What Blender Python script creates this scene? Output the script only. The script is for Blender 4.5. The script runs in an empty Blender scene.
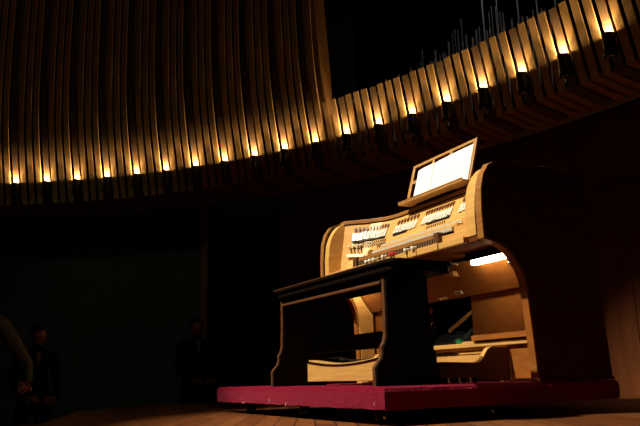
import bpy, bmesh, math, random
from mathutils import Vector, Matrix
random.seed(7)
S = bpy.context.scene
COL = S.collection
PI = math.pi

# ---------------------------------------------------------------- materials
def nodes(name):
    m = bpy.data.materials.new(name); m.use_nodes = True
    nt = m.node_tree; return m, nt, nt.nodes['Principled BSDF']
def plain(name, col, rough=.5, metal=0., spec=.5):
    m, nt, b = nodes(name)
    b.inputs['Base Color'].default_value = (*col, 1); b.inputs['Roughness'].default_value = rough
    b.inputs['Metallic'].default_value = metal; b.inputs['Specular IOR Level'].default_value = spec
    return m
def noise_mat(name, c1, c2, scale=(1, 1, 1), nscale=6, rough=.45, bump=0., detail=6, spec=.4, coat=0.):
    m, nt, b = nodes(name)
    tc = nt.nodes.new('ShaderNodeTexCoord'); mp = nt.nodes.new('ShaderNodeMapping')
    mp.inputs['Scale'].default_value = scale
    n = nt.nodes.new('ShaderNodeTexNoise'); n.inputs['Scale'].default_value = nscale; n.inputs['Detail'].default_value = detail
    r = nt.nodes.new('ShaderNodeValToRGB')
    r.color_ramp.elements[0].position = .3; r.color_ramp.elements[1].position = .7
    r.color_ramp.elements[0].color = (*c1, 1); r.color_ramp.elements[1].color = (*c2, 1)
    L = nt.links.new
    L(tc.outputs['Object'], mp.inputs['Vector']); L(mp.outputs['Vector'], n.inputs['Vector'])
    L(n.outputs['Fac'], r.inputs['Fac']); L(r.outputs['Color'], b.inputs['Base Color'])
    b.inputs['Roughness'].default_value = rough; b.inputs['Specular IOR Level'].default_value = spec
    b.inputs['Coat Weight'].default_value = coat
    if bump:
        bp = nt.nodes.new('ShaderNodeBump'); bp.inputs['Strength'].default_value = bump; bp.inputs['Distance'].default_value = .01
        L(n.outputs['Fac'], bp.inputs['Height']); L(bp.outputs['Normal'], b.inputs['Normal'])
    return m
def emit(name, col, s):
    m, nt, b = nodes(name)
    b.inputs['Base Color'].default_value = (*col, 1)
    b.inputs['Emission Color'].default_value = (*col, 1); b.inputs['Emission Strength'].default_value = s
    return m
OAK = noise_mat('light_oak', (.62, .34, .095), (.76, .45, .14), (3, 3, 22), 2.2, .42)
OAKX = noise_mat('light_oak_long_grain', (.58, .32, .09), (.74, .44, .14), (2, 22, 30), 2.0, .45)
BROWN = noise_mat('brown_oak', (.27, .115, .028), (.38, .17, .045), (3, 3, 20), 2.4, .4)
PANEL = noise_mat('cherry_veneer', (.26, .085, .016), (.36, .13, .026), (4, 4, 14), 2.5, .38)
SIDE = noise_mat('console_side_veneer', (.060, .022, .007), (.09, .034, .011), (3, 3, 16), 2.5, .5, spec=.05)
WALNUT = noise_mat('dark_walnut', (.004, .002, .0012), (.009, .0045, .0025), (8, 8, 14), 3, .7, spec=.06)
BEAD = noise_mat('brown_and_lit_arris', (.09, .035, .012), (.14, .055, .02), (8, 8, 8), 3, .5)  # light caught by bench edges put into the colour; also brown end blocks
CARPET = noise_mat('red_carpet', (.10, .002, .012), (.32, .010, .045), (1, 1, 1), 130, .95, 1., 5, spec=.05)
_cb = CARPET.node_tree.nodes['Principled BSDF']; _cb.inputs['Sheen Weight'].default_value = .5; _cb.inputs['Sheen Roughness'].default_value = .35; _cb.inputs['Sheen Tint'].default_value = (1., .18, .32, 1)
DARKRED = plain('dark_red_engraved', (.09, .018, .010), .4)
IVORY = plain('ivory_plastic', (.86, .84, .76), .35)
PAPER = plain('white_paper', (.9, .9, .9), .8)
BLACK = plain('black_plastic', (.006, .006, .006), .5, spec=.25)
SUIT = noise_mat('black_suit_cloth', (.006, .006, .008), (.010, .010, .013), (1, 1, 1), 60, .95, spec=.1)
JACKET = noise_mat('grey_green_jacket_cloth', (.10, .11, .07), (.18, .19, .12), (1, 1, 1), 30, .95, spec=.1)
SKIN = noise_mat('skin', (.36, .17, .11), (.45, .22, .15), (1, 1, 1), 8, .55)
HAIR = plain('dark_hair', (.006, .004, .003), .6)
CHROME = plain('chrome', (.7, .7, .7), .18, 1.)
RED = plain('red_plastic', (.6, .02, .03), .35)
GREEN = plain('green_plastic', (.02, .22, .09), .4)
PIPE = plain('tin_pipe', (.75, .77, .80), .35, .8)
CAN = plain('black_enamel', (.008, .008, .008), .45, spec=.3)
CANIN = plain('can_reflector', (.5, .45, .35), .4, .6)
SLAT = noise_mat('pine_slats', (.40, .21, .065), (.58, .33, .11), (5, 5, 3), 1.5, .5, spec=.2)
SLATD = noise_mat('dark_slat', (.17, .095, .04), (.22, .125, .055), (5, 5, 3), 2, .55, spec=.2)  # darker wood colour for every fourth slat
WALLW = noise_mat('wall_boards', (.15, .045, .014), (.22, .07, .022), (6, 6, 1.2), 1.6, .6, spec=.15)
WALLG = noise_mat('grey_green_plaster', (.10, .10, .075), (.13, .13, .10), (1, 1, 1), 1.2, .9, spec=.1)
DARKWALL = plain('black_void_lining', (.004, .003, .003), .95, spec=.05)
TRIMW = noise_mat('rail_wood', (.40, .24, .11), (.50, .31, .15), (3, 3, 3), 3, .5)
TUBE = emit('lamp_diffuser', (1., .84, .56), 19)

def floor_mat():
    m, nt, b = nodes('stage_planks'); L = nt.links.new
    tc = nt.nodes.new('ShaderNodeTexCoord'); mp = nt.nodes.new('ShaderNodeMapping')
    mp.inputs['Rotation'].default_value = (0, 0, math.radians(28))
    br = nt.nodes.new('ShaderNodeTexBrick'); br.offset = .37
    br.inputs['Scale'].default_value = 1; br.inputs['Brick Width'].default_value = 1.6; br.inputs['Row Height'].default_value = .11
    br.inputs['Mortar Size'].default_value = .004
    br.inputs['Color1'].default_value = (.17, .052, .014, 1); br.inputs['Color2'].default_value = (.27, .095, .026, 1)
    br.inputs['Mortar'].default_value = (.02, .008, .004, 1)
    mp2 = nt.nodes.new('ShaderNodeMapping'); mp2.inputs['Rotation'].default_value = (0, 0, math.radians(28)); mp2.inputs['Scale'].default_value = (2, 26, 1)
    n = nt.nodes.new('ShaderNodeTexNoise'); n.inputs['Scale'].default_value = 2; n.inputs['Detail'].default_value = 8
    mx = nt.nodes.new('ShaderNodeMix'); mx.data_type = 'RGBA'; mx.blend_type = 'MULTIPLY'; mx.inputs['Factor'].default_value = .75
    r = nt.nodes.new('ShaderNodeValToRGB'); r.color_ramp.elements[0].position = .3; r.color_ramp.elements[0].color = (.25, .25, .25, 1); r.color_ramp.elements[1].position = .65
    L(tc.outputs['Object'], mp.inputs['Vector']); L(mp.outputs['Vector'], br.inputs['Vector'])
    L(tc.outputs['Object'], mp2.inputs['Vector']); L(mp2.outputs['Vector'], n.inputs['Vector']); L(n.outputs['Fac'], r.inputs['Fac'])
    L(br.outputs['Color'], mx.inputs['A']); L(r.outputs['Color'], mx.inputs['B']); L(mx.outputs['Result'], b.inputs['Base Color'])
    b.inputs['Roughness'].default_value = .42; b.inputs['Specular IOR Level'].default_value = .3
    return m
FLOOR = floor_mat()

# ---------------------------------------------------------------- mesh helpers
class MB:
    def __init__(s): s.bm = bmesh.new(); s.mi = 0
    def face(s, vs):
        try:
            f = s.bm.faces.new(vs); f.material_index = s.mi; return f
        except ValueError: return None
    def box(s, a, b, M=None):
        P = [Vector((x, y, z)) for z in (a[2], b[2]) for y in (a[1], b[1]) for x in (a[0], b[0])]
        if M is not None: P = [M @ p for p in P]
        v = [s.bm.verts.new(p) for p in P]
        for q in ((0, 2, 3, 1), (4, 5, 7, 6), (0, 1, 5, 4), (1, 3, 7, 5), (3, 2, 6, 7), (2, 0, 4, 6)): s.face([v[i] for i in q])
        return s
    def hexa(s, P):   # 4 bottom + 4 top points, same winding
        v = [s.bm.verts.new(p) for p in P]
        for q in ((3, 2, 1, 0), (4, 5, 6, 7), (0, 1, 5, 4), (1, 2, 6, 5), (2, 3, 7, 6), (3, 0, 4, 7)): s.face([v[i] for i in q])
        return s
    def prism(s, poly, f0, f1):   # poly 2D, f maps (u,v)->3D on either end
        a = [s.bm.verts.new(f0(*p)) for p in poly]; b = [s.bm.verts.new(f1(*p)) for p in poly]
        s.face(a); s.face(b[::-1]); n = len(a)
        for i in range(n): s.face([a[i], b[i], b[(i + 1) % n], a[(i + 1) % n]])
        return s
    def prism_yz(s, poly, x0, x1): return s.prism(poly, lambda u, v: (x0, u, v), lambda u, v: (x1, u, v))
    def prism_xz(s, poly, y0, y1): return s.prism(poly, lambda u, v: (u, y0, v), lambda u, v: (u, y1, v))
    def prism_xy(s, poly, z0, z1): return s.prism(poly, lambda u, v: (u, v, z0), lambda u, v: (u, v, z1))
    def lathe(s, prof, M, n=16, cap=True):
        rings = []
        for r, h in prof: rings.append([s.bm.verts.new(M @ Vector((r * math.cos(2 * PI * i / n), r * math.sin(2 * PI * i / n), h))) for i in range(n)])
        for a, b in zip(rings, rings[1:]):
            for i in range(n): s.face([a[i], a[(i + 1) % n], b[(i + 1) % n], b[i]])
        if cap: s.face(rings[0][::-1]); s.face(rings[-1])
        return s
    def cyl(s, p, q, r, n=12, r2=None):
        p, q = Vector(p), Vector(q); d = q - p
        M = Matrix.Translation(p) @ d.to_track_quat('Z', 'Y').to_matrix().to_4x4()
        return s.lathe([(r, 0), (r if r2 is None else r2, d.length)], M, n)
    def tube(s, pts, r, n=8):
        for a, b in zip(pts, pts[1:]): s.cyl(a, b, r, n)
        return s
    def obj(s, name, mat, parent=None, bevel=0, smooth=False):
        bmesh.ops.recalc_face_normals(s.bm, faces=s.bm.faces[:])
        me = bpy.data.meshes.new(name); s.bm.to_mesh(me); s.bm.free()
        for m in (mat if isinstance(mat, (list, tuple)) else [mat]): me.materials.append(m)
        if smooth:
            for p in me.polygons: p.use_smooth = True
        o = bpy.data.objects.new(name, me); COL.objects.link(o)
        if parent is not None:
            o.parent = parent
            o.matrix_parent_inverse = Matrix.Identity(4)
            me.transform(Matrix.Translation(-WORLD[parent.name]) if WORLD.get(parent.name) else Matrix.Identity(4))
        if bevel:
            md = o.modifiers.new('bevel', 'BEVEL'); md.width = bevel; md.segments = 2; md.limit_method = 'ANGLE'
        WORLD[o.name] = WORLD.get(parent.name) if parent is not None else Vector((0, 0, 0))
        return o
WORLD = {}
def thing(name, label, cat, loc, group=None):
    o = bpy.data.objects.new(name, None); COL.objects.link(o); o.location = loc; o.empty_display_size = .1
    o['label'] = label; o['category'] = cat
    if group: o['group'] = group
    WORLD[o.name] = Vector(loc); return o
def tag(o, label, cat, group=None):
    o['label'] = label; o['category'] = cat
    if group: o['group'] = group
    return o
def struct(o): o['kind'] = 'structure'; return o
def copy_tree(o, parent=None, mat=None):
    c = o.copy(); COL.objects.link(c)
    if parent is not None: c.parent = parent
    for ch in list(o.children): copy_tree(ch, c)
    return c
def rod_arc(a, b, n): return [a + (b - a) * i / n for i in range(n + 1)]

# ---------------------------------------------------------------- hall (drum centred on CX, CY)
CX, CY = -3.174, -4.188
def pol(th, R, z): return (CX + R * math.cos(th), CY + R * math.sin(th), z)
FZ = -.72           # hall floor below the stage
EDGE = [(-4.0, -1.6), (-4.55, .2), (-4.9, .62), (-6.0, .95), (-6.85, 1.15), (-7.35, 1.75), (-7.9, 2.6), (-8.35, 3.4), (-8.6, 4.15), (-7.6, 5.3), (-5.5, 6.6), (-1.0, 7.5), (3.0, 6.0), (3.0, -1.6)]
struct(MB().prism_xy(EDGE, -.10, 0).obj('floor', FLOOR))
m = MB(); m.prism_xy([(-3.9, -1.5), (-4.45, .22), (-4.85, .70), (-5.95, 1.05), (-6.75, 1.23), (-7.25, 1.8), (-7.8, 2.6), (-8.25, 3.4), (-8.5, 4.1), (-7.5, 5.2), (-5.4, 6.5), (-1, 7.4), (2.9, 5.9), (2.9, -1.5)], FZ + .01, -.10)
struct(m.obj('trim_1', DARKWALL))
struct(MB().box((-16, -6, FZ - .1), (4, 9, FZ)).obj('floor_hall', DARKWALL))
def arcwall(name, th0, th1, R, z0, z1, mat, thick=.12, step=.05, groove=0.):
    m = MB(); n = max(1, round(abs(th1 - th0) / step))
    for i in range(n):
        a = th0 + (th1 - th0) * i / n; b = th0 + (th1 - th0) * (i + 1) / n
        g = groove * (b - a); a2, b2 = a + g, b - g
        m.hexa([pol(a2, R, z0), pol(b2, R, z0), pol(b2, R + thick, z0), pol(a2, R + thick, z0),
                pol(a2, R, z1), pol(b2, R, z1), pol(b2, R + thick, z1), pol(a2, R + thick, z1)])
        if groove: m.hexa([pol(a, R + .02, z0), pol(b, R + .02, z0), pol(b, R + thick, z0), pol(a, R + thick, z0),
                pol(a, R + .02, z1), pol(b, R + .02, z1), pol(b, R + thick, z1), pol(a, R + thick, z1)])
    return m.obj(name, mat)
struct(arcwall('wall_left', 2.315, 2.80, 10.45, FZ, 3.0, WALLG, .12, .06))
struct(arcwall('trim_2', 2.303, 2.315, 10.38, FZ, 3.0, BROWN, .2, .02))
struct(arcwall('wall_rear', 1.735, 2.19, 10.45, FZ, 3.0, WALLW, .12, .0152, .02))
struct(arcwall('wall_right', 1.45, 1.735, 10.42, FZ, 2.15, WALLW, .15, .029, .015))
struct(arcwall('wall_upper', 1.45, 1.735, 10.46, 2.17, 3.0, WALLW, .12, .029, .0))
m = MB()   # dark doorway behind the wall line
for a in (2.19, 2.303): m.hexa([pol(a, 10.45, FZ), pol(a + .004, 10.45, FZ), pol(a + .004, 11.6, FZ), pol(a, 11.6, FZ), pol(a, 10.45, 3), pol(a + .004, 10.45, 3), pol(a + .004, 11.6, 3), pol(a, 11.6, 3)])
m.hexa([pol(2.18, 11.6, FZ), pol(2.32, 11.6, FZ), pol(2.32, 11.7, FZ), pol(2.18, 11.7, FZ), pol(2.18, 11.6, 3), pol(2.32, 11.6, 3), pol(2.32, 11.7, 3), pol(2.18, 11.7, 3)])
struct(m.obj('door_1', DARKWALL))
struct(arcwall('trim_3', 1.45, 2.80, 10.05, 2.90, 2.975, TRIMW, .10, .03))
m = MB()
m.box((-16, 6.4, 2.9), (-7.0, 6.5, 10)); 
struct(arcwall('wall_void', 1.40, 2.10, 11.4, 3.0, 10, DARKWALL, .1, .05))
m.bm.free()
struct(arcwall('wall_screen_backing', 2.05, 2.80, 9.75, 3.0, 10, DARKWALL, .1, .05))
struct(arcwall('trim_4', 1.45, 2.80, 9.50, 3.02, 3.05, DARKWALL, 1.0, .05))
struct(MB().box((-16, -6, 10), (4, 9, 10.1)).obj('ceiling', DARKWALL))

PITCH = .0132; TH0 = 2.584; THPOST = 2.040
def slat_screen(name, ks, top, lean, label):
    root = thing(name, label, 'slatted screen', pol(sum(ks) / len(ks) * -PITCH + TH0, 9.5, 3.0))
    A, B = MB(), MB()
    for k in ks:
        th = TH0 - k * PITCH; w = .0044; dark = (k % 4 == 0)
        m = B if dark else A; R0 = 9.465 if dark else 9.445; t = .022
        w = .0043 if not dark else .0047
        z0, zt = 2.99, top
        zs = [(z0, R0)]
        for zk, lk in lean:
            zk = min(zk, zt); zs.append((zk, zs[-1][1] - lk * (zk - zs[-1][0])))
            if zk >= zt: break
        for (za, ra), (zb, rb) in zip(zs, zs[1:]):
            m.hexa([pol(th - w, ra, za), pol(th + w, ra, za), pol(th + w, ra + t, za), pol(th - w, ra + t, za),
                    pol(th - w, rb, zb), pol(th + w, rb, zb), pol(th + w, rb + t, zb), pol(th - w, rb + t, zb)])
        bmesh.ops.remove_doubles(m.bm, verts=m.bm.verts, dist=1e-5)
        # the slat folds back under as the soffit
        m.hexa([pol(th - w, R0, 2.95), pol(th + w, R0, 2.95), pol(th + w, 10.08, 2.92), pol(th - w, 10.08, 2.92),
                pol(th - w, R0, 2.995), pol(th + w, R0, 2.995), pol(th + w, 10.08, 2.965), pol(th - w, 10.08, 2.965)])
        if dark: B.obj('dark_slat', SLATD, root); B = MB()
    A.obj('slat_panel', SLAT, root); B.bm.free()
    return root
nk = int((TH0 - THPOST) / PITCH)
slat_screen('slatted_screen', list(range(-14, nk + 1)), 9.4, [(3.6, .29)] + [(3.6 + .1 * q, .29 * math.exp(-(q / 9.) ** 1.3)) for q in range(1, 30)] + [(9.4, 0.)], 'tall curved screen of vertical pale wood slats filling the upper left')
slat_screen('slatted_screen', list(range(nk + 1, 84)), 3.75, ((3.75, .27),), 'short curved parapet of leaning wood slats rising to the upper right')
def onpost():
    m = MB(); a = THPOST
    m.hexa([pol(a - .004, 9.40, 2.99), pol(a + .004, 9.40, 2.99), pol(a + .004, 9.62, 2.99), pol(a - .004, 9.62, 2.99),
            pol(a - .004, 8.62, 9.4), pol(a + .004, 8.62, 9.4), pol(a + .004, 8.95, 9.4), pol(a - .004, 8.95, 9.4)])
    return m.obj('screen_post', BROWN)
tag(onpost(), 'tall leaning wooden post ending the tall slatted screen beside the dark void', 'post')

# uplights
ORD = 'first second third fourth fifth sixth seventh eighth ninth tenth eleventh twelfth thirteenth fourteenth fifteenth sixteenth seventeenth eighteenth nineteenth'.split()
def make_uplight(i):
    th = 2.584 - i * .0528
    p = Vector(pol(th, 9.35, 3.04))
    root = thing('uplight', 'x', 'uplight', p, 'black can uplights along the curved slatted ledge')
    M = Matrix.Translation(p)
    m = MB(); m.lathe([(.030, 0), (.058, .005), (.060, .03), (.056, .05), (.056, .21), (.060, .215), (.060, .225), (.050, .225), (.048, .18), (.048, .06), (0.001, .06)], M, 20, False)
    m.obj('lamp_can', CAN, root, smooth=False)
    m = MB(); m.lathe([(.001, -.004), (.034, -.004), (.040, 0), (.030, .004), (.001, .004)], M, 18, False); m.obj('base_cap', CHROME, root)
    m = MB(); q = Vector(pol(th, 9.46, 0)) - Vector(pol(th, 9.35, 0))
    m.cyl(p + q * .4 + Vector((0, 0, .10)), p + q * .75 + Vector((0, 0, .10)), .012, 8); m.cyl(p + q * .75 + Vector((0, 0, .02)), p + q * .75 + Vector((0, 0, .2)), .008, 8)
    m.obj('bracket', CAN, root)
    m = MB(); m.lathe([(.001, .155), (.022, .160), (.030, .175), (.022, .19), (.001, .196)], M, 12, False); m.obj('bulb', plain('frosted_bulb', (.9, .8, .6), .5) if i < 0 else BULB, root, smooth=True)
    return root
BULB = emit('frosted_bulb', (1., .72, .36), 6)
def add_bulb_light(i, p):
    l = bpy.data.lights.new('uplight_bulb', 'POINT'); l.energy = 5 * (1 + .12 * math.sin(i * 2.3)); l.color = (1., .74, .42); l.shadow_soft_size = .02
    lo = bpy.data.objects.new('uplight_bulb', l); COL.objects.link(lo); lo.location = p + Vector((0, 0, .212))
    l2 = bpy.data.lights.new('uplight_beam', 'SPOT'); l2.energy = 32 * (1 + .12 * math.sin(i * 2.3)); l2.color = (1., .72, .40); l2.shadow_soft_size = .02; l2.spot_size = math.radians(94); l2.spot_blend = .55
    l2o = bpy.data.objects.new('uplight_beam', l2); COL.objects.link(l2o); l2o.location = p + Vector((0, 0, .214)); l2o.rotation_euler = (PI, 0, 0)
up0 = None
for i in range(19):
    th = 2.584 - i * .0528; p = Vector(pol(th, 9.35, 3.04))
    if up0 is None: up = up0 = make_uplight(0); base_p = p; base_th = th
    else:
        up = copy_tree(up0); up.location = p; up.rotation_euler.z = th - base_th
    up['label'] = 'black can uplight at the foot of the slats, %s lamp from the left' % ORD[i]
    add_bulb_light(i, p)

# organ pipes in the dark loft behind the short parapet
thp = [1.735 + .0040 * j + .0008 * math.sin(j * 2.7) for j in range(84)]
n = 0
for j, th in enumerate(thp):
    env = math.exp(-((th - 1.845) / .09) ** 2)
    R = 9.95 + (j * 7 % 5) * .12
    top = 4.10 + .28 * (R - 10) + .42 * env * (.45 + .55 * abs(math.sin(j * 1.9))) + .22 * ((j * 5) % 3 == 0) * env
    tall = j in (7, 13, 19, 26, 31)
    if tall: top = 6.2; R = 10.6
    r = .0065 + .003 * ((j * 5) % 3)
    root = thing('organ_pipe', 'x', 'organ pipe', pol(th, R, 3.06), 'thin metal organ pipes above the short slatted parapet')
    m = MB(); p = pol(th, R, 3.06); q = pol(th, R, top)
    m.cyl(p, (p[0], p[1], p[2] + .14), .004, 8, r); m.cyl((p[0], p[1], p[2] + .14), q, r, 8)
    o = m.obj('pipe_body', PIPE, root, smooth=False)
    m = MB(); m.cyl((q[0], q[1], top - .05), (q[0], q[1], top - .035), r * 1.25, 8); m.obj('tuning_collar', PIPE, root)
    root['label'] = 'thin %smetal organ pipe above the parapet, number %d from the right' % ('tall ' if tall else '', j + 1)

# ---------------------------------------------------------------- carpeted dolly
DT = .19; X0, X1, Y0, Y1 = -5.30, -2.93, 1.95, 3.665
dl = thing('carpeted_platform', 'low wheeled platform covered in red carpet carrying the organ console and bench', 'platform', ((X0 + X1) / 2, (Y0 + Y1) / 2, 0))
MB().box((X0 + .03, Y0 + .03, .085), (X1 - .03, Y1 - .03, .15)).obj('deck', WALNUT, dl)
m = MB()
bmesh.ops.create_grid(m.bm, x_segments=1, y_segments=1, size=1); m.bm.clear()
# carpet: rounded slab with a slightly wavy lower hem
NX, NY = 60, 44
per = [(X0 + (X1 - X0) * i / NX, Y0, 0, -1) for i in range(NX)] + [(X1, Y0 + (Y1 - Y0) * i / NY, 1, 0) for i in range(NY)] \
    + [(X1 - (X1 - X0) * i / NX, Y1, 0, 1) for i in range(NX)] + [(X0, Y1 - (Y1 - Y0) * i / NY, -1, 0) for i in range(NY)]
cxm, cym = (X0 + X1) / 2, (Y0 + Y1) / 2
rings = []
for inset, z, wv in ((.02, .078, 1), (0, .080, 1), (-.004, .12, 0), (-.004, .165, 0), (.003, .182, 0), (.014, DT, 0), (.05, DT, 0)):
    ring = []
    for k, (x, y, nx, ny) in enumerate(per):
        hx = (X1 - X0) / 2 - inset; hy = (Y1 - Y0) / 2 - inset
        xx = cxm + (x - cxm) / ((X1 - X0) / 2) * hx; yy = cym + (y - cym) / ((Y1 - Y0) / 2) * hy
        j = random.uniform(-.0015, .0015)
        ring.append(m.bm.verts.new((xx + nx * j, yy + ny * j, z + (random.uniform(-.004, .003) if wv else 0))))
    rings.append(ring)
for a, b in zip(rings, rings[1:]):
    for k in range(len(a)): m.face([a[k], a[(k + 1) % len(a)], b[(k + 1) % len(a)], b[k]])
m.face(rings[-1]); m.face(rings[0][::-1])
m.obj('carpet', CARPET, dl)
m = MB()
for k in range(14):
    x, y = random.choice([(X0 - .003, Y0 + .02 + random.random() * .03), (X0 + random.random() * 2.3, Y0 - .004), (X1 + .003, Y0 + random.random() * 1.6)])
    z = random.uniform(.08, .12); pts = [Vector((x, y, z))]
    for q in range(4): pts.append(pts[-1] + Vector((random.uniform(-.008, .008), random.uniform(-.01, .004), random.uniform(-.012, .004))))
    m.tube(pts, .0012, 5)
fr = m.obj('loose_thread', plain('pale_thread', (.6, .5, .45), .8), dl); fr['label'] = 'pale loose threads at the carpet edge'; fr['kind'] = 'stuff'
def caster(x, y, parent):
    m = MB(); m.box((x - .035, y - .035, .070), (x + .035, y + .035, .085)); m.box((x - .024, y - .03, .03), (x - .018, y + .02, .07)); m.box((x + .018, y - .03, .03), (x + .024, y + .02, .07))
    c = m.obj('caster', CAN, parent)
    m = MB(); m.cyl((x - .015, y - .01, .032), (x + .015, y - .01, .032), .032, 20); m.obj('wheel', BLACK, c)
    m = MB(); m.cyl((x - .028, y - .01, .032), (x + .028, y - .01, .032), .008, 10); m.obj('axle', CHROME, c)
for x in (-4.86, -4.0, -3.12):
    for y in (2.06, 2.80, 3.30) if x < -3.5 else (2.06, 2.80): caster(x, y, dl)

# ---------------------------------------------------------------- organ console
XL, XR = -4.92, -2.95
cs = thing('organ_console', 'large oak organ console with curved sides, three keyboards and a music desk', 'organ console', ((XL + XR) / 2, 3.2, DT))
SIDEP = [(2.70, 1.01), (2.698, 1.17), (2.708, 1.31), (2.735, 1.40), (2.782, 1.465), (2.83, 1.49), (2.87, 1.502), (3.04, 1.51), (3.60, 1.51), (3.655, .205),
         (3.655, DT + .003), (3.02, DT + .003), (3.02, .31), (3.01, .52), (2.998, .716), (2.985, .794), (2.965, .835), (2.94, .872), (2.905, .92), (2.87, .95), (2.835, .97), (2.79, .987), (2.745, .998)]
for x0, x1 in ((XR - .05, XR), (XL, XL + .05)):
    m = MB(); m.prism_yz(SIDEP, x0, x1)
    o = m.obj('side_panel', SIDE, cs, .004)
    m = MB()    # lipping along the front edge
    fe = SIDEP[:8]; fe = [(y - .004, z) for y, z in fe]
    m.prism_yz([(y, z) for y, z in fe] + [(y + .014, z - .002) for y, z in fe[::-1]], x0 - .001, x1 + .001)
    m.obj('edge_lipping', BROWN, cs)
    le = SIDEP[11:][::-1]; le = [(SIDEP[0][0], SIDEP[0][1])] + le
    m = MB(); m.prism_yz([(y - .003, z - .003) for y, z in le] + [(y + .010, z + .006) for y, z in le[::-1]], x0 - .001, x1 + .001); m.obj('arch_lipping', PANEL, cs)
CHK = [(2.695, 1.035), (2.695, 1.17), (2.708, 1.29), (2.732, 1.36), (2.768, 1.42), (2.81, 1.462), (2.86, 1.488), (3.3, 1.488), (3.3, 1.035)]
for x0, x1 in ((-3.098, -3.008), (-4.848, -4.785)):
    MB().prism_yz(CHK, x0, x1).obj('cheek', OAK, cs, .006)
for x0, x1 in ((-3.008, -2.9995), (-4.872, -4.848)):  # dark strip stands in for the shaded groove beside each cheek
    MB().prism_yz([(y - .001, z + .001) for y, z in CHK], x0, x1).obj('groove_shade', WALNUT, cs)
for x0, x1 in ((-4.8718, -4.8717),):
    continue
    MB().prism_yz([(y + .02, z - .012) for y, z in CHK], x0, x1).obj('groove_shade', WALNUT, cs)
# stop jamb: angled wings and a straight centre, leaning back
JX = [-4.785, -4.62, -4.53, -4.45, -4.35, -3.52, -3.42, -3.34, -3.25, -3.085]
JT = [2.865, 3.02, 3.08, 3.11, 3.12, 3.12, 3.11, 3.08, 3.02, 2.865]
JB = [2.80, 2.86, 2.885, 2.90, 2.90, 2.90, 2.90, 2.885, 2.86, 2.80]
def interp(x, xs, ys):
    if x <= xs[0]: return ys[0]
    for i in range(len(xs) - 1):
        if x <= xs[i + 1]: return ys[i] + (ys[i + 1] - ys[i]) * (x - xs[i]) / (xs[i + 1] - xs[i])
    return ys[-1]
def Jy(x, z):
    t = (z - 1.06) / .415; return interp(x, JX, JB) * (1 - t) + interp(x, JX, JT) * t
def Jframe(x, z):
    p = Vector((x, Jy(x, z), z)); e = .004
    dx = (Vector((x + e, Jy(x + e, z), z)) - Vector((x - e, Jy(x - e, z), z))).normalized()
    dz = (Vector((x, Jy(x, z + e), z + e)) - Vector((x, Jy(x, z - e), z - e))).normalized()
    nn = dx.cross(dz).normalized()
    dz = nn.cross(dx)
    M = Matrix((dx, dz, nn)).transposed().to_4x4(); M.translation = p; return M     # local x along, y up the panel, z outwards
m = MB()
for xa, xb in zip(JX, JX[1:]):
    P = []
    for z in (1.03, 1.475):
        P += [(xa, Jy(xa, z), z), (xb, Jy(xb, z), z), (xb, Jy(xb, z) + .03, z), (xa, Jy(xa, z) + .03, z)]
    m.hexa(P)
bmesh.ops.remove_doubles(m.bm, verts=m.bm.verts, dist=1e-4)
m.obj('stop_jamb', OAK, cs)
# bead and cornice
def jamb_strip(name, z0, z1, off0, off1, mat):
    m = MB()
    for xa, xb in zip(JX, JX[1:]):
        ya, yb = interp(xa, JX, JT), interp(xb, JX, JT)
        m.hexa([(xa, ya - off0, z0), (xb, yb - off0, z0), (xb, yb + off1, z0), (xa, ya + off1, z0), (xa, ya - off0, z1), (xb, yb - off0, z1), (xb, yb + off1, z1), (xa, ya + off1, z1)])
    return m.obj(name, mat, cs)
jamb_strip('dark_head_band', 1.470, 1.478, .006, .04, WALNUT)
jamb_strip('cornice_bead', 1.478, 1.488, .016, .04, BROWN)
poly = [(x, interp(x, JX, JT) - .008) for x in JX]
poly = [(-4.87, 2.865)] + poly + [(-3.0, 2.865), (-3.0, 3.60), (-4.87, 3.60)]
MB().prism_xy(poly, 1.488, 1.508).obj('top_board', BROWN, cs, .003)
MB().box((-4.87, 3.605, DT + .001), (-3.0, 3.64, 1.487)).obj('back_panel', WALNUT, cs)
# base plinth
MB().box((XL - .005, 3.01, DT + .002), (XL + .16, 3.67, DT + .02)).obj('plinth', OAKX, cs, .003)
MB().box((XR - .22, 3.01, DT + .002), (XR + .008, 3.035, DT + .02)).obj('plinth', OAKX, cs, .003)
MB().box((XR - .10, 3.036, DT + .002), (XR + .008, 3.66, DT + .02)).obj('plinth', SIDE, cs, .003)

# stop tabs
tabs = []
def tab_mesh(w, h):
    m = MB(); d = .012
    m.hexa([(-w / 2, -h / 2, .002), (w / 2, -h / 2, .002), (w / 2, h / 2, .0), (-w / 2, h / 2, .0), (-w / 2, -h / 2, d * 1.1), (w / 2, -h / 2, d * 1.1), (w / 2, h / 2, d * .6), (-w / 2, h / 2, d * .6)])
    return m
def place(name, mb, mat, M, parent, bevel=0):
    o = mb.obj(name, mat, parent, bevel); 
    o.data.transform(Matrix.Translation(WORLD[parent.name]))
    o.data.transform(M); o.data.transform(Matrix.Translation(-WORLD[parent.name])); return o
def tab_row(xa, xb, n, z, h, zh):
    dx = (xb - xa) / (n - 1)
    for i in range(n):
        x = xa + dx * i; jit = random.choice((0, 0, .004, -.003))
        M = Jframe(x, z + jit)
        leng = Vector((dx, Jy(x + dx, z) - Jy(x, z), 0)).length
        t = place('stop_tab', tab_mesh(leng * .80, h * 1.12), IVORY, M, cs, .0012)
        m = MB(); m.box((-leng * .22, -h * .28, .011), (leng * .22, -h * .24, .0128)); m.box((-leng * .25, -.001, .009), (leng * .2, .001, .0112))
        place('engraved_line', m, BLACK, M, t)
        M2 = Jframe(x, zh)
        m = MB(); m.box((-leng * .30, -.014, -.002), (leng * .22, .014, .007)); m.box((leng * -.05, -.026, 0), (leng * .10, -.012, .006))
        place('stop_label', m, DARKRED, M2, cs)
tab_row(-4.712, -4.462, 11, 1.362, .064, 1.425)
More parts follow.
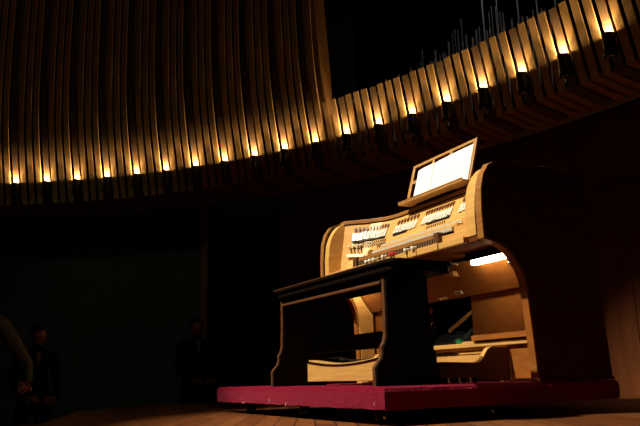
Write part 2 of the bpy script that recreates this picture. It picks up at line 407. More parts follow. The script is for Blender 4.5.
tab_row(-4.325, -4.068, 7, 1.352, .066, 1.420)
tab_row(-3.960, -3.650, 11, 1.352, .066, 1.418)
tab_row(-3.535, -3.375, 5, 1.352, .066, 1.418)
tab_row(-3.300, -3.120, 8, 1.362, .064, 1.425)
for xa, xb, z in ((-4.722, -4.448, 1.326), (-3.90, -3.64, 1.312), (-4.335, -4.15, 1.312)):  # black strips stand in for shadow and slot lines under the tabs
    m = MB(); N = 6
    for i in range(N):
        a = xa + (xb - xa) * i / N; b = xa + (xb - xa) * (i + 1) / N
        pa, pb = Jframe(a, z), Jframe(b, z)
        m.hexa([pa @ Vector((0, -.007, 0)), pb @ Vector((0, -.007, 0)), pb @ Vector((0, -.007, .009)), pa @ Vector((0, -.007, .009)),
                pa @ Vector((0, .007, 0)), pb @ Vector((0, .007, 0)), pb @ Vector((0, .007, .009)), pa @ Vector((0, .007, .009))])
    m.obj('tab_slot_shadow', BLACK, cs)
for xa, xb, n, z, sk in ((-4.690, -4.430, 15, 1.298, .5), (-4.665, -4.420, 14, 1.272, .5), (-3.885, -3.680, 9, 1.283, .2)):
    for i in range(n):
        x = xa + (xb - xa) * i / (n - 1); M = Jframe(x, z) @ Matrix.Rotation(sk, 4, 'Z')
        m = MB(); m.box((-.0042, -.011, -.001), (.0042, .011, .004)); place('indicator_mark', m, BLACK, M, cs)
for i in range(4):
    x = -4.728 + .027 * i
    M = Jframe(x, 1.280); m = MB(); m.lathe([(.004, 0), (.009, .004), (.010, .018), (.006, .022)], M, 12); k = m.obj('coupler_knob', IVORY, cs, smooth=True)
    a = Jframe(x, 1.270) @ Vector((0, 0, .004)); b = Jframe(x + .022, 1.222) @ Vector((0, 0, .008))
    MB().cyl(a, b, .0035, 8).obj('coupler_stem', BLACK, cs)
m = MB()
for i in range(5):
    a, b = -4.742 + .03 * i, -4.742 + .03 * (i + 1); za, zb = 1.206 - .004 * i, 1.206 - .004 * (i + 1)
    pa, pb = Jframe(a, za), Jframe(b, zb)
    m.hexa([pa @ Vector((0, -.011, 0)), pb @ Vector((0, -.011, 0)), pb @ Vector((0, -.011, .012)), pa @ Vector((0, -.011, .012)),
            pa @ Vector((0, .011, 0)), pb @ Vector((0, .011, 0)), pb @ Vector((0, .011, .012)), pa @ Vector((0, .011, .012))])
m.obj('coupler_ledge', IVORY, cs)

# keydesk
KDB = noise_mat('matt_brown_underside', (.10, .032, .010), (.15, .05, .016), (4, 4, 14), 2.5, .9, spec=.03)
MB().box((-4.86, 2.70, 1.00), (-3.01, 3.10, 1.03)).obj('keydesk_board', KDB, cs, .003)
# cream key slip below the lowest manual, cut into blocks
sx = [-4.40]; 
cuts = [-4.30, -4.18, -4.03, -3.93, -3.86, -3.66, -3.56, -3.335]
for i, (a, b) in enumerate(zip([-4.40] + cuts, cuts)):
    MB().box((a + .004, 2.664, 1.002), (b - .004, 2.70, 1.045)).obj('key_slip_block', OAKX, cs, .002)
MB().box((-4.78, 2.672, 1.002), (-4.408, 2.70, 1.040)).obj('key_slip_block', OAKX, cs, .002)
MB().box((-3.327, 2.664, 1.002), (-3.09, 2.70, 1.040)).obj('key_slip_block', OAKX, cs, .002)
KEYIV = noise_mat('aged_key_ivory', (.56, .53, .45), (.64, .61, .53), (1, 1, 1), 12, .45)
def keyboard(xa, xb, y, ztop, n, nobj, prefix_mat=KEYIV, depth=.14, name='keyboard', kh=.024, gap=.0018):
    kb = MB().box((xa, y + .02, ztop - kh - .012), (xb, y + depth, ztop - kh)).obj(name, WALNUT, cs)
    w = (xb - xa) / n; rest = MB(); hasrest = False
    for i in range(n):
        a = xa + i * w; m = MB() if i < nobj else rest
        m.box((a + gap, y, ztop - kh), (a + w - gap, y + depth, ztop))
        if i < nobj: m.obj('natural_key', prefix_mat, kb)
        else: hasrest = True
    if hasrest:
        o = rest.obj('natural_keys', prefix_mat, kb); o['kind'] = 'stuff'
    else: rest.bm.free()
    for i in range(n):
        if i % 7 in (0, 1, 3, 4, 5) and i < n - 1:
            a = xa + (i + 1) * w
            MB().box((a - w * .26, y + .05, ztop + .0005), (a + w * .26, y + depth, ztop + .011)).obj('sharp_key', BLACK, kb)
    return kb
keyboard(-4.17, -3.25, 2.80, 1.192, 36, 36, kh=.030)
keyboard(-4.17, -3.25, 2.715, 1.137, 36, 36, depth=.16)
DKEY = plain('shaded_key_front_wood', (.16, .10, .06), .5)  # shade on the lowest manual put into a dark key colour
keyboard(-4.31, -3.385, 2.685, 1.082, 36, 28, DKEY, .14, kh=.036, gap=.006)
MB().box((-4.22, 2.735, 1.139), (-3.22, 2.80, 1.158)).obj('manual_rail', OAKX, cs, .002)
MB().box((-4.36, 2.690, 1.085), (-3.37, 2.75, 1.112)).obj('manual_rail', BROWN, cs, .002)
for a, b, y, z0, z1, mt in ((-4.215, -4.172, 2.79, 1.15, 1.20, BROWN), (-4.215, -4.172, 2.71, 1.112, 1.15, BROWN), (-3.248, -3.15, 2.80, 1.13, 1.20, OAKX), (-3.248, -3.09, 2.73, 1.09, 1.135, OAKX),
                        (-4.37, -4.315, 2.672, 1.042, 1.112, BEAD), (-3.383, -3.335, 2.672, 1.042, 1.115, BEAD), (-3.333, -3.087, 2.70, 1.031, 1.088, OAKX), (-4.78, -4.372, 2.70, 1.031, 1.06, OAKX)):
    MB().box((a, y, z0), (b, y + .12, z1)).obj('end_block', mt, cs, .003)
def piston(x, mat, r=.009):
    m = MB(); m.cyl((x, 2.684, 1.062), (x, 2.652, 1.055), r * .7, 10); m.lathe([(r * .3, 0), (r, .002), (r, .007), (r * .5, .010)], Matrix.Translation((x, 2.654, 1.056)) @ Matrix.Rotation(PI / 2, 4, 'X'), 12)
    m.obj('thumb_piston', mat, cs)
for x in (-4.155, -4.105, -4.055, -3.935, -3.665, -3.585): piston(x, IVORY, .013)
for x in (-3.845, -3.815): piston(x, RED, .012)
for x in (-3.99,): piston(x, OAKX)

# knee space
MB().hexa([(-4.868, 3.14, .765), (-3.002, 3.14, .765), (-3.002, 3.17, .765), (-4.868, 3.17, .765),
           (-4.868, 2.99, .97), (-3.002, 2.99, .97), (-3.002, 3.02, .985), (-4.868, 3.02, .985)]).obj('upper_knee_panel', PANEL, cs)
MB().box((-3.655, 3.18, .35), (-3.002, 3.21, .78)).obj('lower_knee_panel', PANEL, cs, .002)
MB().box((-4.868, 3.18, .35), (-4.20, 3.21, .78)).obj('lower_knee_panel', PANEL, cs, .002)
m = MB(); m.box((-4.2, 3.50, .25), (-3.655, 3.52, .86)); m.box((-4.21, 3.19, .25), (-4.20, 3.52, .86)); m.box((-3.655, 3.211, .25), (-3.645, 3.52, .86)); m.box((-4.2, 3.22, .40), (-3.655, 3.50, .42)); m.obj('recess_lining', WALNUT, cs)
MB().box((-3.60, 3.11, .457), (-3.002, 3.178, .492)).obj('knee_shelf', PANEL, cs, .002)
MB().box((-4.20, 3.13, .418), (-3.002, 3.178, .447)).obj('toe_board', OAKX, cs, .002)
m = MB(); m.box((-4.868, 3.155, .398), (-3.32, 3.178, .417)); m.box((-4.868, 3.16, .375), (-3.32, 3.178, .392)); m.box((-4.868, 3.155, .30), (-3.32, 3.178, .368)); m.obj('toe_rail', OAKX, cs, .002)
MB().box((-3.295, 3.155, DT + .02), (-3.002, 3.178, .415)).obj('base_panel', PANEL, cs, .002)
MB().box((-4.868, 3.155, DT + .02), (-4.56, 3.178, .415)).obj('base_panel', PANEL, cs, .002)
INNP = [(3.03, DT + .03), (3.03, .42), (3.022, .52), (3.01, .72), (2.998, .80), (2.962, .87), (2.93, .915), (2.93, .955), (2.985, .958), (3.135, .76), (3.152, .75), (3.152, DT + .03)]
for x0, x1 in ((-4.869, -4.861), (-3.009, -3.001)):
    MB().prism_yz(INNP, x0, x1).obj('inner_lining', OAK, cs)
def on_knee(x, t):   # t 0 bottom .. 1 top of the slanted panel
    return Vector((x, 3.14 - .15 * t, .765 + .205 * t))
def plate(x0, x1, t0, t1, mat, label):
    a, b, c, d = on_knee(x0, t0), on_knee(x1, t0), on_knee(x1, t1), on_knee(x0, t1); o_ = Vector((0, -.006, -.004))
    o = MB().hexa([a, b, c, d, a + o_, b + o_, c + o_, d + o_]).obj('label_plate', mat, cs); o['label'] = label; return o
pw = plate(-3.735, -3.665, .10, .20, IVORY, 'white label plate')
plate(-3.93, -3.84, .03, .10, CHROME, 'dull metal label plate')
a, b = on_knee(-3.72, .13), on_knee(-3.69, .165); o_ = Vector((0, -.009, -.006))
MB().hexa([a, Vector((b.x, a.y, a.z)), b, Vector((a.x, b.y, b.z)), a + o_, Vector((b.x, a.y, a.z)) + o_, b + o_, Vector((a.x, b.y, b.z)) + o_]).obj('plate_mark', BLACK, pw)
MB().prism_xz([(-3.70, .905), (-3.60, .925), (-3.585, .885)], 2.985, 3.03).obj('knee_bracket', OAK, cs, .002)
m = MB(); m.lathe([(.004, 0), (.010, .004), (.011, .02), (.004, .024)], Matrix.Translation((-3.09, 3.03, .90)) @ Matrix.Rotation(PI / 2, 4, 'X'), 12); m.cyl((-3.085, 3.02, .90), (-3.05, 3.0, .905), .006, 8); m.obj('metal_switch', CHROME, cs)
# pedal lamps under the keydesk
for xa, xb in ((-3.36, -3.03), (-4.86, -4.62)):
    f = MB().box((xa - .02, 2.93, .965), (min(xb + .02, -3.003), 2.995, .998)).obj('pedal_lamp', WALNUT, cs)
    MB().box((xa - .02, 2.918, .950), (min(xb + .02, -3.003), 2.929, .998)).obj('lamp_shield', WALNUT, f)  # lip added to keep the lamp's glare off the keydesk underside
    MB().box((xa, 2.945, .925), (xb, 2.99, .964)).obj('diffuser', TUBE, f)
# lock and small block on top of the right end
m = MB(); m.lathe([(.014, 0), (.018, .003), (.018, .006), (.010, .008)], Matrix.Translation((XR, 3.40, 1.43)) @ Matrix.Rotation(PI / 2, 4, 'Y'), 18); m.obj('side_lock', CHROME, cs)
MB().box((-3.10, 3.25, 1.5085), (-2.99, 3.31, 1.528)).obj('top_block', OAK, cs, .002)

# music desk
md = MB()
DY0, DZ0, DY1, DZ1 = 3.10, 1.545, 3.20, 1.875
def dp(x, t, o=0.): return Vector((x, DY0 + (DY1 - DY0) * t + o * .957, DZ0 + (DZ1 - DZ0) * t - o * .29))
def dbar(m, x0, x1, t0, t1, th=.018):
    m.hexa([dp(x0, t0, 0), dp(x1, t0, 0), dp(x1, t0, th), dp(x0, t0, th), dp(x0, t1, 0), dp(x1, t1, 0), dp(x1, t1, th), dp(x0, t1, th)])
dxl, dxr = -4.245, -3.485
dbar(md, dxl, dxr, .93, 1); dbar(md, dxl, dxr, 0, .08); dbar(md, dxl, dxl + .035, .08, .93); dbar(md, dxr - .035, dxr, .08, .93)
for f in (.355, .63): x = dxl + (dxr - dxl) * f; dbar(md, x - .014, x + .014, .08, .93, .014)
dbar(md, dxl + .035, dxr - .035, .50, .58, .012)
DESKO = noise_mat('desk_oak', (.40, .20, .06), (.52, .28, .09), (3, 3, 20), 2.4, .4)
frame = md.obj('music_desk', DESKO, cs, .002)
frame['label'] = 'lattice music desk frame of mid brown oak'
MB().box((-4.225, 3.015, 1.526), (-3.465, 3.14, 1.543)).obj('desk_ledge', DESKO, frame, .004)
MB().box((-4.225, 3.012, 1.543), (-3.465, 3.022, 1.552)).obj('desk_lip', BROWN, frame, .002)
m = MB(); m.box((-4.1, 3.10, 1.508), (-3.65, 3.40, 1.522)); m.hexa([(-3.95, 3.28, 1.522), (-3.8, 3.28, 1.522), (-3.8, 3.30, 1.522), (-3.95, 3.30, 1.522), (-3.95, 3.20, 1.80), (-3.8, 3.20, 1.80), (-3.8, 3.22, 1.80), (-3.95, 3.22, 1.80)]); m.obj('desk_support', WALNUT, frame)
def sheet(x0, x1, t0, t1, skew, label):
    m = MB(); N = 8
    for i in range(N):
        a = x0 + (x1 - x0) * i / N; b = x0 + (x1 - x0) * (i + 1) / N
        ta, tb = t1 + skew * i / N, t1 + skew * (i + 1) / N
        oa = -.004 - .004 * math.sin(PI * i / N); ob = -.004 - .004 * math.sin(PI * (i + 1) / N)
        m.hexa([dp(a, t0, oa), dp(b, t0, ob), dp(b, t0, ob + .0015), dp(a, t0, oa + .0015), dp(a, ta, oa), dp(b, tb, ob), dp(b, tb, ob + .0015), dp(a, ta, oa + .0015)])
    return tag(m.obj('sheet_music', PAPER), label, 'sheet music', 'sheet music on the music desk')
sheet(-4.150, -3.950, .034, .80, .03, 'narrower left white music sheet standing on the organ desk')
sheet(-3.944, -3.505, .034, .82, .04, 'wider right white music sheet standing on the organ desk')

# things in the recess under the keydesk
def ring_pts(c, r, n, f): return [Vector((c[0] + r * math.cos(2 * PI * i / n), c[1] + f * math.sin(3 * i), c[2] + r * math.sin(2 * PI * i / n))) for i in range(n + 1)]
CLOTH = noise_mat('blue_black_cloth', (.02, .035, .06), (.12, .17, .24), (1, 1, 1), 40, .7, .4)
m = MB(); nx, ny = 26, 12; G = []
for j in range(ny):
    G.append([m.bm.verts.new((-4.17 + .47 * i / (nx - 1), 3.225 + .22 * j / (ny - 1), .505 + .018 * math.sin(i * .5) * math.sin(j * .5 + i * .15) + .02 * math.sin(j * .3) + .006 * math.sin(i * .9 + j) + .03 * i / 26 - .05 * max(0, 1 - j / 3))) for i in range(nx)])
for j in range(ny - 1):
    for i in range(nx - 1): m.face([G[j][i], G[j][i + 1], G[j + 1][i + 1], G[j + 1][i]])
geom = bmesh.ops.extrude_face_region(m.bm, geom=m.bm.faces[:]); 
for v in [g for g in geom['geom'] if isinstance(g, bmesh.types.BMVert)]: v.co.z = .4205
tag(m.obj('folded_cloth', CLOTH, smooth=True), 'crumpled blue-black cloth lying in the recess under the keyboards', 'cloth')
# notched stick
A_, B_ = Vector((-3.93, 3.195, .545)), Vector((-3.675, 3.20, .66))
d = (B_ - A_); M = Matrix.Translation(A_) @ d.to_track_quat('X', 'Z').to_matrix().to_4x4()
STICK = plain('tan_stick_wood', (.62, .38, .13), .5)
root = thing('notched_stick', 'tan striped wooden stick leaning on the cloth in the recess', 'stick', A_)
m = MB(); m.box((0, -.006, -.012), (d.length, .006, .012), M); m.obj('stick_body', STICK, root)
m = MB()
for i in range(1, 9): m.box((d.length * i / 9 - .002, -.0075, -.013), (d.length * i / 9 + .002, -.005, .013), M)
m.obj('stripes', BROWN, root)
m = MB(); m.prism_xz([(-3.79, .4475), (-3.735, .4475), (-3.735, .472), (-3.752, .482), (-3.775, .482), (-3.79, .468)], 3.132, 3.165)
tag(m.obj('green_block', GREEN, bevel=.003), 'small green plastic block on the toe board under the keyboards', 'block')
m = MB(); m.box((-3.725, 3.132, .4475), (-3.61, 3.17, .458)); tag(m.obj('wood_wedge', OAKX, bevel=.002), 'thin pale wooden strip lying beside the small green block', 'strip')
root = thing('key_bunch', 'bunch of shiny chrome keys with a red tag hanging left in the recess', 'keys', (-4.12, 3.21, .60))
m = MB(); m.tube(ring_pts((-4.12, 3.20, .60), .022, 14, .002), .003, 6); 
for q in range(3): m.box((-4.145 + .02 * q, 3.198 - .004 * q, .535), (-4.133 + .02 * q, 3.202 - .004 * q, .585))
m.obj('key_ring', CHROME, root)
m = MB(); m.box((-4.14, 3.195, .69), (-4.115, 3.203, .73)); m.obj('red_tag', RED, root, .002)
m = MB(); m.cyl((-4.125, 3.20, .62), (-4.127, 3.20, .69), .0015, 6); m.cyl((-4.127, 3.20, .73), (-4.127, 3.20, .80), .0015, 6); m.obj('cord', DARKRED, root)

# ---------------------------------------------------------------- bench
bn = thing('organ_bench', 'dark walnut organ bench with shaped end boards standing before the console', 'bench', (-3.79, 2.25, DT))
EB = [(2.035, DT + .001), (2.035, .29), (2.055, .315), (2.078, .34), (2.085, .37), (2.085, .40), (2.10, .42), (2.112, .46), (2.115, .60), (2.115, .795), (2.40, .795), (2.405, .60), (2.415, .46), (2.425, .36), (2.435, .31), (2.455, .28), (2.455, DT + .001)]
for x0, x1 in ((-3.165, -3.12), (-4.47, -4.425)):
    MB().prism_yz(EB, x0, x1).obj('end_board', WALNUT, bn, .004)
    fe = EB[:10]
    MB().prism_yz([(y - .002, z) for y, z in fe] + [(y + .003, z) for y, z in fe[::-1]], x0 + .003, x1 - .016).obj('edge_lipping', BEAD, bn)  # light on the front edges put into lighter strips
# seat with rounded corners
def rrect(x0, y0, x1, y1, r, n=6):
    P = []
    for cx, cy, a0 in ((x1 - r, y0 + r, -PI / 2), (x1 - r, y1 - r, 0), (x0 + r, y1 - r, PI / 2), (x0 + r, y0 + r, PI)):
        for i in range(n + 1):
            a = a0 + PI / 2 * i / n; P.append((cx + r * math.cos(a), cy + r * math.sin(a)))
    return P
m = MB(); m.prism_xy(rrect(-4.49, 2.085, -3.00, 2.50, .06), .800, .838); m.prism_xy(rrect(-4.505, 2.07, -2.985, 2.515, .07), .838, .862)
m.obj('seat', WALNUT, bn, .006)
m = MB(); m.prism_xy(rrect(-4.507, 2.068, -3.12, 2.11, .02), .856, .861); m.obj('seat_edge_highlight', BEAD, bn)  # seat edge highlight drawn as a lighter strip
m = MB(); m.cyl((-3.0, 2.50, .850), (-2.985, 2.517, .848), .006, 8); m.obj('corner_stud', CHROME, bn)
MB().box((-4.425, 2.115, .755), (-3.165, 2.135, .800)).obj('apron', WALNUT, bn)
MB().box((-4.43, 2.10, .741), (-3.16, 2.118, .758)).obj('apron_lit_bead', BEAD, bn, .004)  # lower apron edge catching light, put in as a lighter bead
MB().box((-4.425, 2.38, .757), (-3.165, 2.40, .800)).obj('apron', WALNUT, bn)
MB().box((-4.425, 2.345, .41), (-3.165, 2.375, .51)).obj('stretcher', WALNUT, bn, .003)
MB().box((-3.40, 2.35, .5105), (-3.18, 2.37, .516)).obj('stretcher_trim', IVORY, bn)

# ---------------------------------------------------------------- pedalboard
pb = thing('pedalboard', 'pale oak organ pedalboard with a concave front rail under the bench', 'pedalboard', (-3.93, 2.7, DT))
PX0, PX1 = -4.59, -3.30; PCX = (PX0 + PX1) / 2
def dip(x): u = (x - PCX) / ((PX1 - PX0) / 2); return .325 + .058 * u * u
N = 24; xsn = [PX0 + (PX1 - PX0) * i / N for i in range(N + 1)]
MB().prism_xz([(PX0, .218), (PX1, .218)] + [(x, dip(x) - .008) for x in xsn[::-1]], 2.30, 2.335).obj('front_rail', OAKX, pb, .002)
MB().prism_xz([(x, dip(x) - .007) for x in xsn] + [(x, dip(x)) for x in xsn[::-1]], 2.293, 2.34).obj('rail_cap', WALNUT, pb)
MB().prism_xz([(x, dip(x) + .0005) for x in xsn] + [(x, dip(x) + .008) for x in xsn[::-1]], 2.31, 2.42).obj('heel_strip', OAKX, pb)
m = MB()
for x in (PX0 + .005, PX1 - .05): m.box((x, 2.305, DT + .001), (x + .045, 2.36, .219)); m.box((x, 3.1, DT + .001), (x + .045, 3.14, .199))
m.obj('foot', OAKX, pb)
m = MB(); m.box((-3.86, 2.40, .195), (-3.34, 2.45, .208)); m.obj('under_batten', OAKX, pb)
SB = [(2.34, .225), (2.34, .305), (2.60, .312), (2.86, .307), (2.90, .312), (2.93, .335), (2.955, .37), (2.975, .390), (3.005, .402), (3.150, .402), (3.150, .20)]
for x0, x1 in ((PX1 - .03, PX1), (PX0, PX0 + .03)):
    MB().prism_yz(SB, x0, x1).obj('side_board', SIDE, pb, .002)
    MB().box((x0, 3.1505, .20), (x1 + .002, 3.154, .402)).obj('side_board_edge', OAK, pb)  # bright line of the rear edge put into pale oak
    MB().prism_yz([(y, z + .0005) for y, z in SB[1:10]] + [(y, z + .005) for y, z in SB[1:10][::-1]], x0, x1 + .003).obj('side_highlight', OAK, pb)  # pale strip stands in for light caught along the scooped top
for i in range(19):
    x = PX0 + .06 + (PX1 - PX0 - .12) * i / 18
    zt = .285
    MB().box((x - .011, 2.345, zt - .03), (x + .011, 3.14, zt)).obj('natural_pedal', OAKX, pb)
for i in range(18):
    if i % 7 in (0, 1, 3, 4, 5):
        x = PX0 + .06 + (PX1 - PX0 - .12) * (i + .5) / 18; zt = dip(x)
        k = MB().box((x - .013, 2.48, .2855), (x + .013, 2.64, zt + .022)).obj('sharp_pedal', BLACK, pb, .003)
MB().box((PX0 + .031, 2.75, .352), (PX1 - .031, 2.775, .372)).obj('lit_pedal_strip', OAKX, pb, .002)  # pale strip added to stand in for the lit pedal tops
for i in range(12):
    y = 2.38 + .042 * i
    MB().box((PX1 + .002, y, DT + .002), (PX1 + .02, y + (.035 if i in (0, 5, 7) else .010), .222 if i not in (3,) else .21)).obj('frame_spring', IVORY if i % 2 == 0 else WALNUT, pb)

# ---------------------------------------------------------------- curved rail glow etc. done; people
def skin_body(name, joints, edges, mat, parent, sub=2):
    me = bpy.data.meshes.new(name)
    me.from_pydata([j[0] for j in joints], edges, []); o = bpy.data.objects.new(name, me); COL.objects.link(o)
    o.parent = parent; WORLD[o.name] = Vector((0, 0, 0))
    sk = o.modifiers.new('skin', 'SKIN'); sk.use_smooth_shade = True
    for v, j in zip(me.skin_vertices[0].data, joints):
        r = j[1]; v.radius = (r, r) if not isinstance(r, tuple) else r
    me.skin_vertices[0].data[0].use_root = True
    s = o.modifiers.new('sub', 'SUBSURF'); s.levels = sub; s.render_levels = sub
    me.materials.append(mat); return o
def head_mesh(parent, H):
    # local head: centre at origin, +y faces forward, height .23
    m = MB(); bmesh.ops.create_uvsphere(m.bm, u_segments=28, v_segments=20, radius=1)
    for v in m.bm.verts:
        x, y, z = v.co
        w = .076 * (1 - .18 * max(0, -z) ** 1.5); dpt = .095 * (1 - .12 * max(0, -z))
        X, Y, Z = x * w, y * dpt, z * .115
        if y > .3 and z < .2: Y += .006 * (1 - abs(z + .4))
        if abs(x) < .18 and y > .7 and -.35 < z < .1: Y += .022 * (1 - abs(x) / .18) * (1 - abs(z + .15) / .25) if abs(z + .15) < .25 else 0
        if .25 < abs(x) < .55 and y > .6 and .0 < z < .2: Y -= .008
        if abs(x) < .35 and y > .7 and -.62 < z < -.5: Y -= .005
        v.co = (X, Y, Z)
    for sgn in (-1, 1):
        E = bmesh.ops.create_uvsphere(m.bm, u_segments=10, v_segments=8, radius=1)
        for v in E['verts']: v.co = (sgn * .077 + v.co.x * .010, -.002 + v.co.y * .018, -.004 + v.co.z * .030)
    m.bm.transform(H); o = m.obj('head', SKIN, parent, smooth=True)
    for sgn in (-1, 1):
        m = MB(); bmesh.ops.create_uvsphere(m.bm, u_segments=10, v_segments=8, radius=.012); m.bm.transform(H @ Matrix.Translation((sgn * .031, .076, .010))); m.obj('eye', IVORY, o, smooth=True)
    m = MB(); m.box((-.024, .088, -.064), (.024, .094, -.058), H); m.obj('mouth', DARKRED, o)
    m = MB(); bmesh.ops.create_uvsphere(m.bm, u_segments=28, v_segments=20, radius=1)
    dele = []
    for v in m.bm.verts:
        x, y, z = v.co
        if z < -.45 or (y > .35 and z < .45) or (y > .0 and z < -.05): dele.append(v)
        n_ = 1 + .03 * math.sin(x * 17 + y * 13) * math.cos(z * 15)
        v.co = (x * .086 * n_, y * .104 * n_ - .006, z * .125 * n_ + .004)
    bmesh.ops.delete(m.bm, geom=dele, context='VERTS')
    m.bm.transform(H); h = m.obj('hair', HAIR, parent, smooth=True)
    md_ = h.modifiers.new('thick', 'SOLIDIFY'); md_.thickness = .012
    return o
def hand(parent, wrist, fwd, palm, side=1, s=1.):
    # fwd: finger direction, palm: palm normal
    f = Vector(fwd).normalized(); p = Vector(palm); p = (p - f * p.dot(f)).normalized(); r = f.cross(p) * side
    W = Vector(wrist)
    J = [(W, .022 * s), (W + f * .04 * s, (.030 * s, .016 * s)), (W + f * .082 * s, (.036 * s, .014 * s))]
    E = [(0, 1), (1, 2)]
    skin_body('hand', [(tuple(a), b) for a, b in J], E, SKIN, parent, 2)
    for k, (off, ln) in enumerate(((-.027, .066), (-.009, .076), (.009, .072), (.026, .056))):
        b0 = W + f * .072 * s + r * off * s; pts = [b0]; dcur = f.copy()
        for q in range(3):
            dcur = (dcur + p * .35).normalized(); pts.append(pts[-1] + dcur * ln * s / 2.4)
        skin_body('finger', [(tuple(a), .0095 * s - .001 * i) for i, a in enumerate(pts)], [(0, 1), (1, 2), (2, 3)], SKIN, parent, 1)
    b0 = W + f * .018 * s - r * .022 * s
    pts = [b0, b0 + (f * .6 - r * .7).normalized() * .035 * s, b0 + (f * .6 - r * .7).normalized() * .035 * s + (f + p * .4).normalized() * .035 * s]
    skin_body('thumb', [(tuple(a), .0115 * s) for a in pts], [(0, 1), (1, 2)], SKIN, parent, 1)
def person(label, base, face, hgt=1.72, jacket=SUIT, pose='stand', arm_pts=None, lean=0.):
    root = thing('person', label, 'person', base)
    k = hgt / 1.75
    R = Matrix.Translation(base) @ Matrix.Rotation(face, 4, 'Z')    # local +y forward
    Rl = Matrix.Rotation(face, 4, 'Z')
    def T(x, y, z):
        yy = y + lean * max(0, z - .95); return tuple(Rl @ Vector((x * k, yy * k, z * k)))
    J = [(T(0, 0, .95), (.15 * k, .11 * k)), (T(0, .01, 1.12), (.145 * k, .105 * k)), (T(0, 0, 1.30), (.165 * k, .11 * k)), (T(0, -.01, 1.42), (.12 * k, .09 * k)), (T(0, 0, 1.50), .052 * k), (T(0, .01, 1.56), .05 * k)]
    E = [(0, 1), (1, 2), (2, 3), (3, 4), (4, 5)]
    for s_ in (-1, 1):
        n0 = len(J)
        J += [(T(s_ * .10, 0, .86), .098 * k), (T(s_ * .11, .01, .50), .068 * k), (T(s_ * .115, -.01, .13), .052 * k), (T(s_ * .12, .0, .06), .045 * k), (T(s_ * .125, .11, .035), .036 * k), (T(s_ * .13, .17, .03), .028 * k)]
        E += [(0, n0)] + [(n0 + i, n0 + i + 1) for i in range(5)]
        n1 = len(J)
        arm = (arm_pts or {}).get(s_) or ((.24, .02, 1.12), (.17, .22, .98), (.055, .27, .96))
        J += [(T(s_ * .185, -.005, 1.41), .070 * k), (T(s_ * arm[0][0], arm[0][1], arm[0][2]), .050 * k), (T(s_ * arm[1][0], arm[1][1], arm[1][2]), .036 * k)]
        E += [(3, n1), (n1, n1 + 1), (n1 + 1, n1 + 2)]
        w = Vector(T(s_ * arm[1][0], arm[1][1], arm[1][2])); h = Vector(T(s_ * arm[2][0], arm[2][1], arm[2][2]))
        hand(root, w + (h - w).normalized() * .01, h - w, Rl @ Vector((-s_ * .3, -1, -.4)), s_, k)
    skin_body('body', J, E, jacket, root)
    hc = Vector(T(0, .03, 1.63))
    head_mesh_at = Matrix.Translation(Vector(base) + hc) @ Matrix.Rotation(face + .0, 4, 'Z') @ Matrix.Scale(k, 4)
    head_mesh(root, head_mesh_at)
    # shirt collar and shirt front
    m = MB(); c0 = Vector(base) + Vector(T(0, .005, 1.485))
    m.lathe([(.058 * k, -.02), (.060 * k, .012), (.054 * k, .014), (.052 * k, -.02)], Matrix.Translation(c0) @ Matrix.Rotation(face, 4, 'Z') @ Matrix.Rotation(-.25, 4, 'X'), 20, False)
    m.obj('collar', PAPERD, root)
    m = MB(); q = [T(-.035, .088, 1.455), T(.035, .088, 1.455), T(0, .125, 1.30)]
    q = [Vector(base) + Vector(a) for a in q]; bk = Rl @ Vector((0, -.03, 0))
    vs = [m.bm.verts.new(a) for a in q]; vb = [m.bm.verts.new(a + bk) for a in q]
    m.face(vs); m.face(vb[::-1])
    for i in range(3): m.face([vs[i], vb[i], vb[(i + 1) % 3], vs[(i + 1) % 3]])
    m.obj('shirt_front', PAPERD, root)
    return root
PAPERD = plain('white_shirt_cloth', (.3, .3, .3), .8)
person('man in a black suit and white collar standing at the wall near the doorway', (-8.45, 2.80, FZ), math.radians(-80), 1.74)
person('person in a grey-green jacket at the left edge, cut by the frame, hands clasped low', (-5.42, .17, FZ), math.radians(-90), 1.74, JACKET,
       arm_pts={1: ((.30, .03, 1.12), (.26, .22, 1.0), (.18, .32, .98)), -1: ((.38, .02, 1.10), (.37, .18, .98), (.35, .27, .965))})
person('person in black standing behind the one in the grey-green jacket', (-7.15, .80, FZ), math.radians(-80), 1.52)

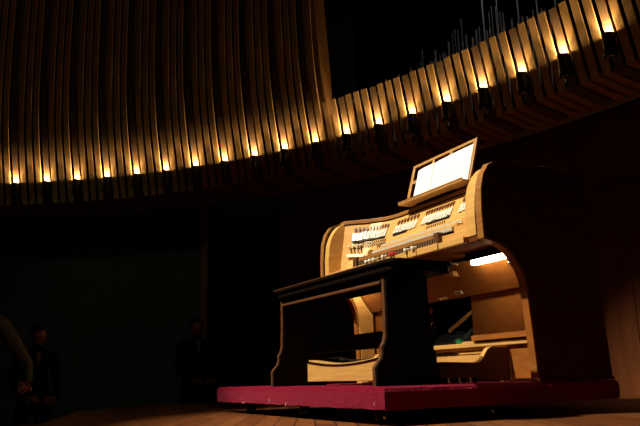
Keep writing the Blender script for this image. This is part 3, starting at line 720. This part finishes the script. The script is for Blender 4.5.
# ---------------------------------------------------------------- lights
def spot(name, loc, tgt, e, col, size, blend, rad):
    l = bpy.data.lights.new(name, 'SPOT'); l.energy = e; l.color = col; l.spot_size = math.radians(size); l.spot_blend = blend; l.shadow_soft_size = rad
    o = bpy.data.objects.new(name, l); COL.objects.link(o); o.location = loc
    o.rotation_euler = (Vector(tgt) - Vector(loc)).to_track_quat('-Z', 'Y').to_euler(); return o
spot('stage_spotlight', (-4.3, -1.9, 6.2), (-3.45, 2.9, .7), 3500, (1., .85, .62), 38, .6, .08)
spot('wall_wash', (-5.2, .5, 9.0), (-4.2, 6.1, .4), 40, (1., .6, .35), 40, .8, .3)
spot('rear_wash', (-6.5, -2.5, 7.0), (-10.8, 2.4, .6), 40, (.9, 1., .7), 40, .8, .3)
spot('pipe_fill', pol(1.95, 9.6, 7.0), pol(1.83, 10.1, 4.3), 55, (.82, .9, 1.), 50, .6, .05)  # added fill light so the pipes show, no fixture there
l = bpy.data.lights.new('hall_glow', 'AREA'); l.energy = 1.5; l.size = 4; l.color = (1., .8, .62)
o = bpy.data.objects.new('hall_glow', l); COL.objects.link(o); o.location = (-4.5, -1, 9.5)

w = bpy.data.worlds.new('World'); S.world = w; w.use_nodes = True
w.node_tree.nodes['Background'].inputs['Color'].default_value = (0.0008, 0.0006, 0.0005, 1)

# ---------------------------------------------------------------- camera
yaw, pit, roll, f = 1.06849234, .236892481, -.0241278904, 683.74
cam = bpy.data.cameras.new('camera'); co = bpy.data.objects.new('camera', cam); COL.objects.link(co)
cy, sy, cp, sp, cr, sr = math.cos(yaw), math.sin(yaw), math.cos(pit), math.sin(pit), math.cos(roll), math.sin(roll)
Zm = Matrix(((cy, -sy, 0), (sy, cy, 0), (0, 0, 1)))
r = Vector((1, 0, 0)); u = Vector((0, -sp, cp)); fw = Vector((0, cp, sp))
r2 = Zm @ (cr * r + sr * u); u2 = Zm @ (-sr * r + cr * u); f2 = Zm @ fw
Mx = Matrix((r2, u2, -f2)).transposed().to_4x4(); Mx.translation = (0, 0, .24)
co.matrix_world = Mx
cam.sensor_width = 36; cam.lens = 36 * f / 640; cam.clip_start = .02
S.camera = co
S.view_settings.view_transform = 'Standard'; S.view_settings.look = 'None'; S.view_settings.exposure = 0; S.view_settings.gamma = 1
S.view_settings.use_curve_mapping = False
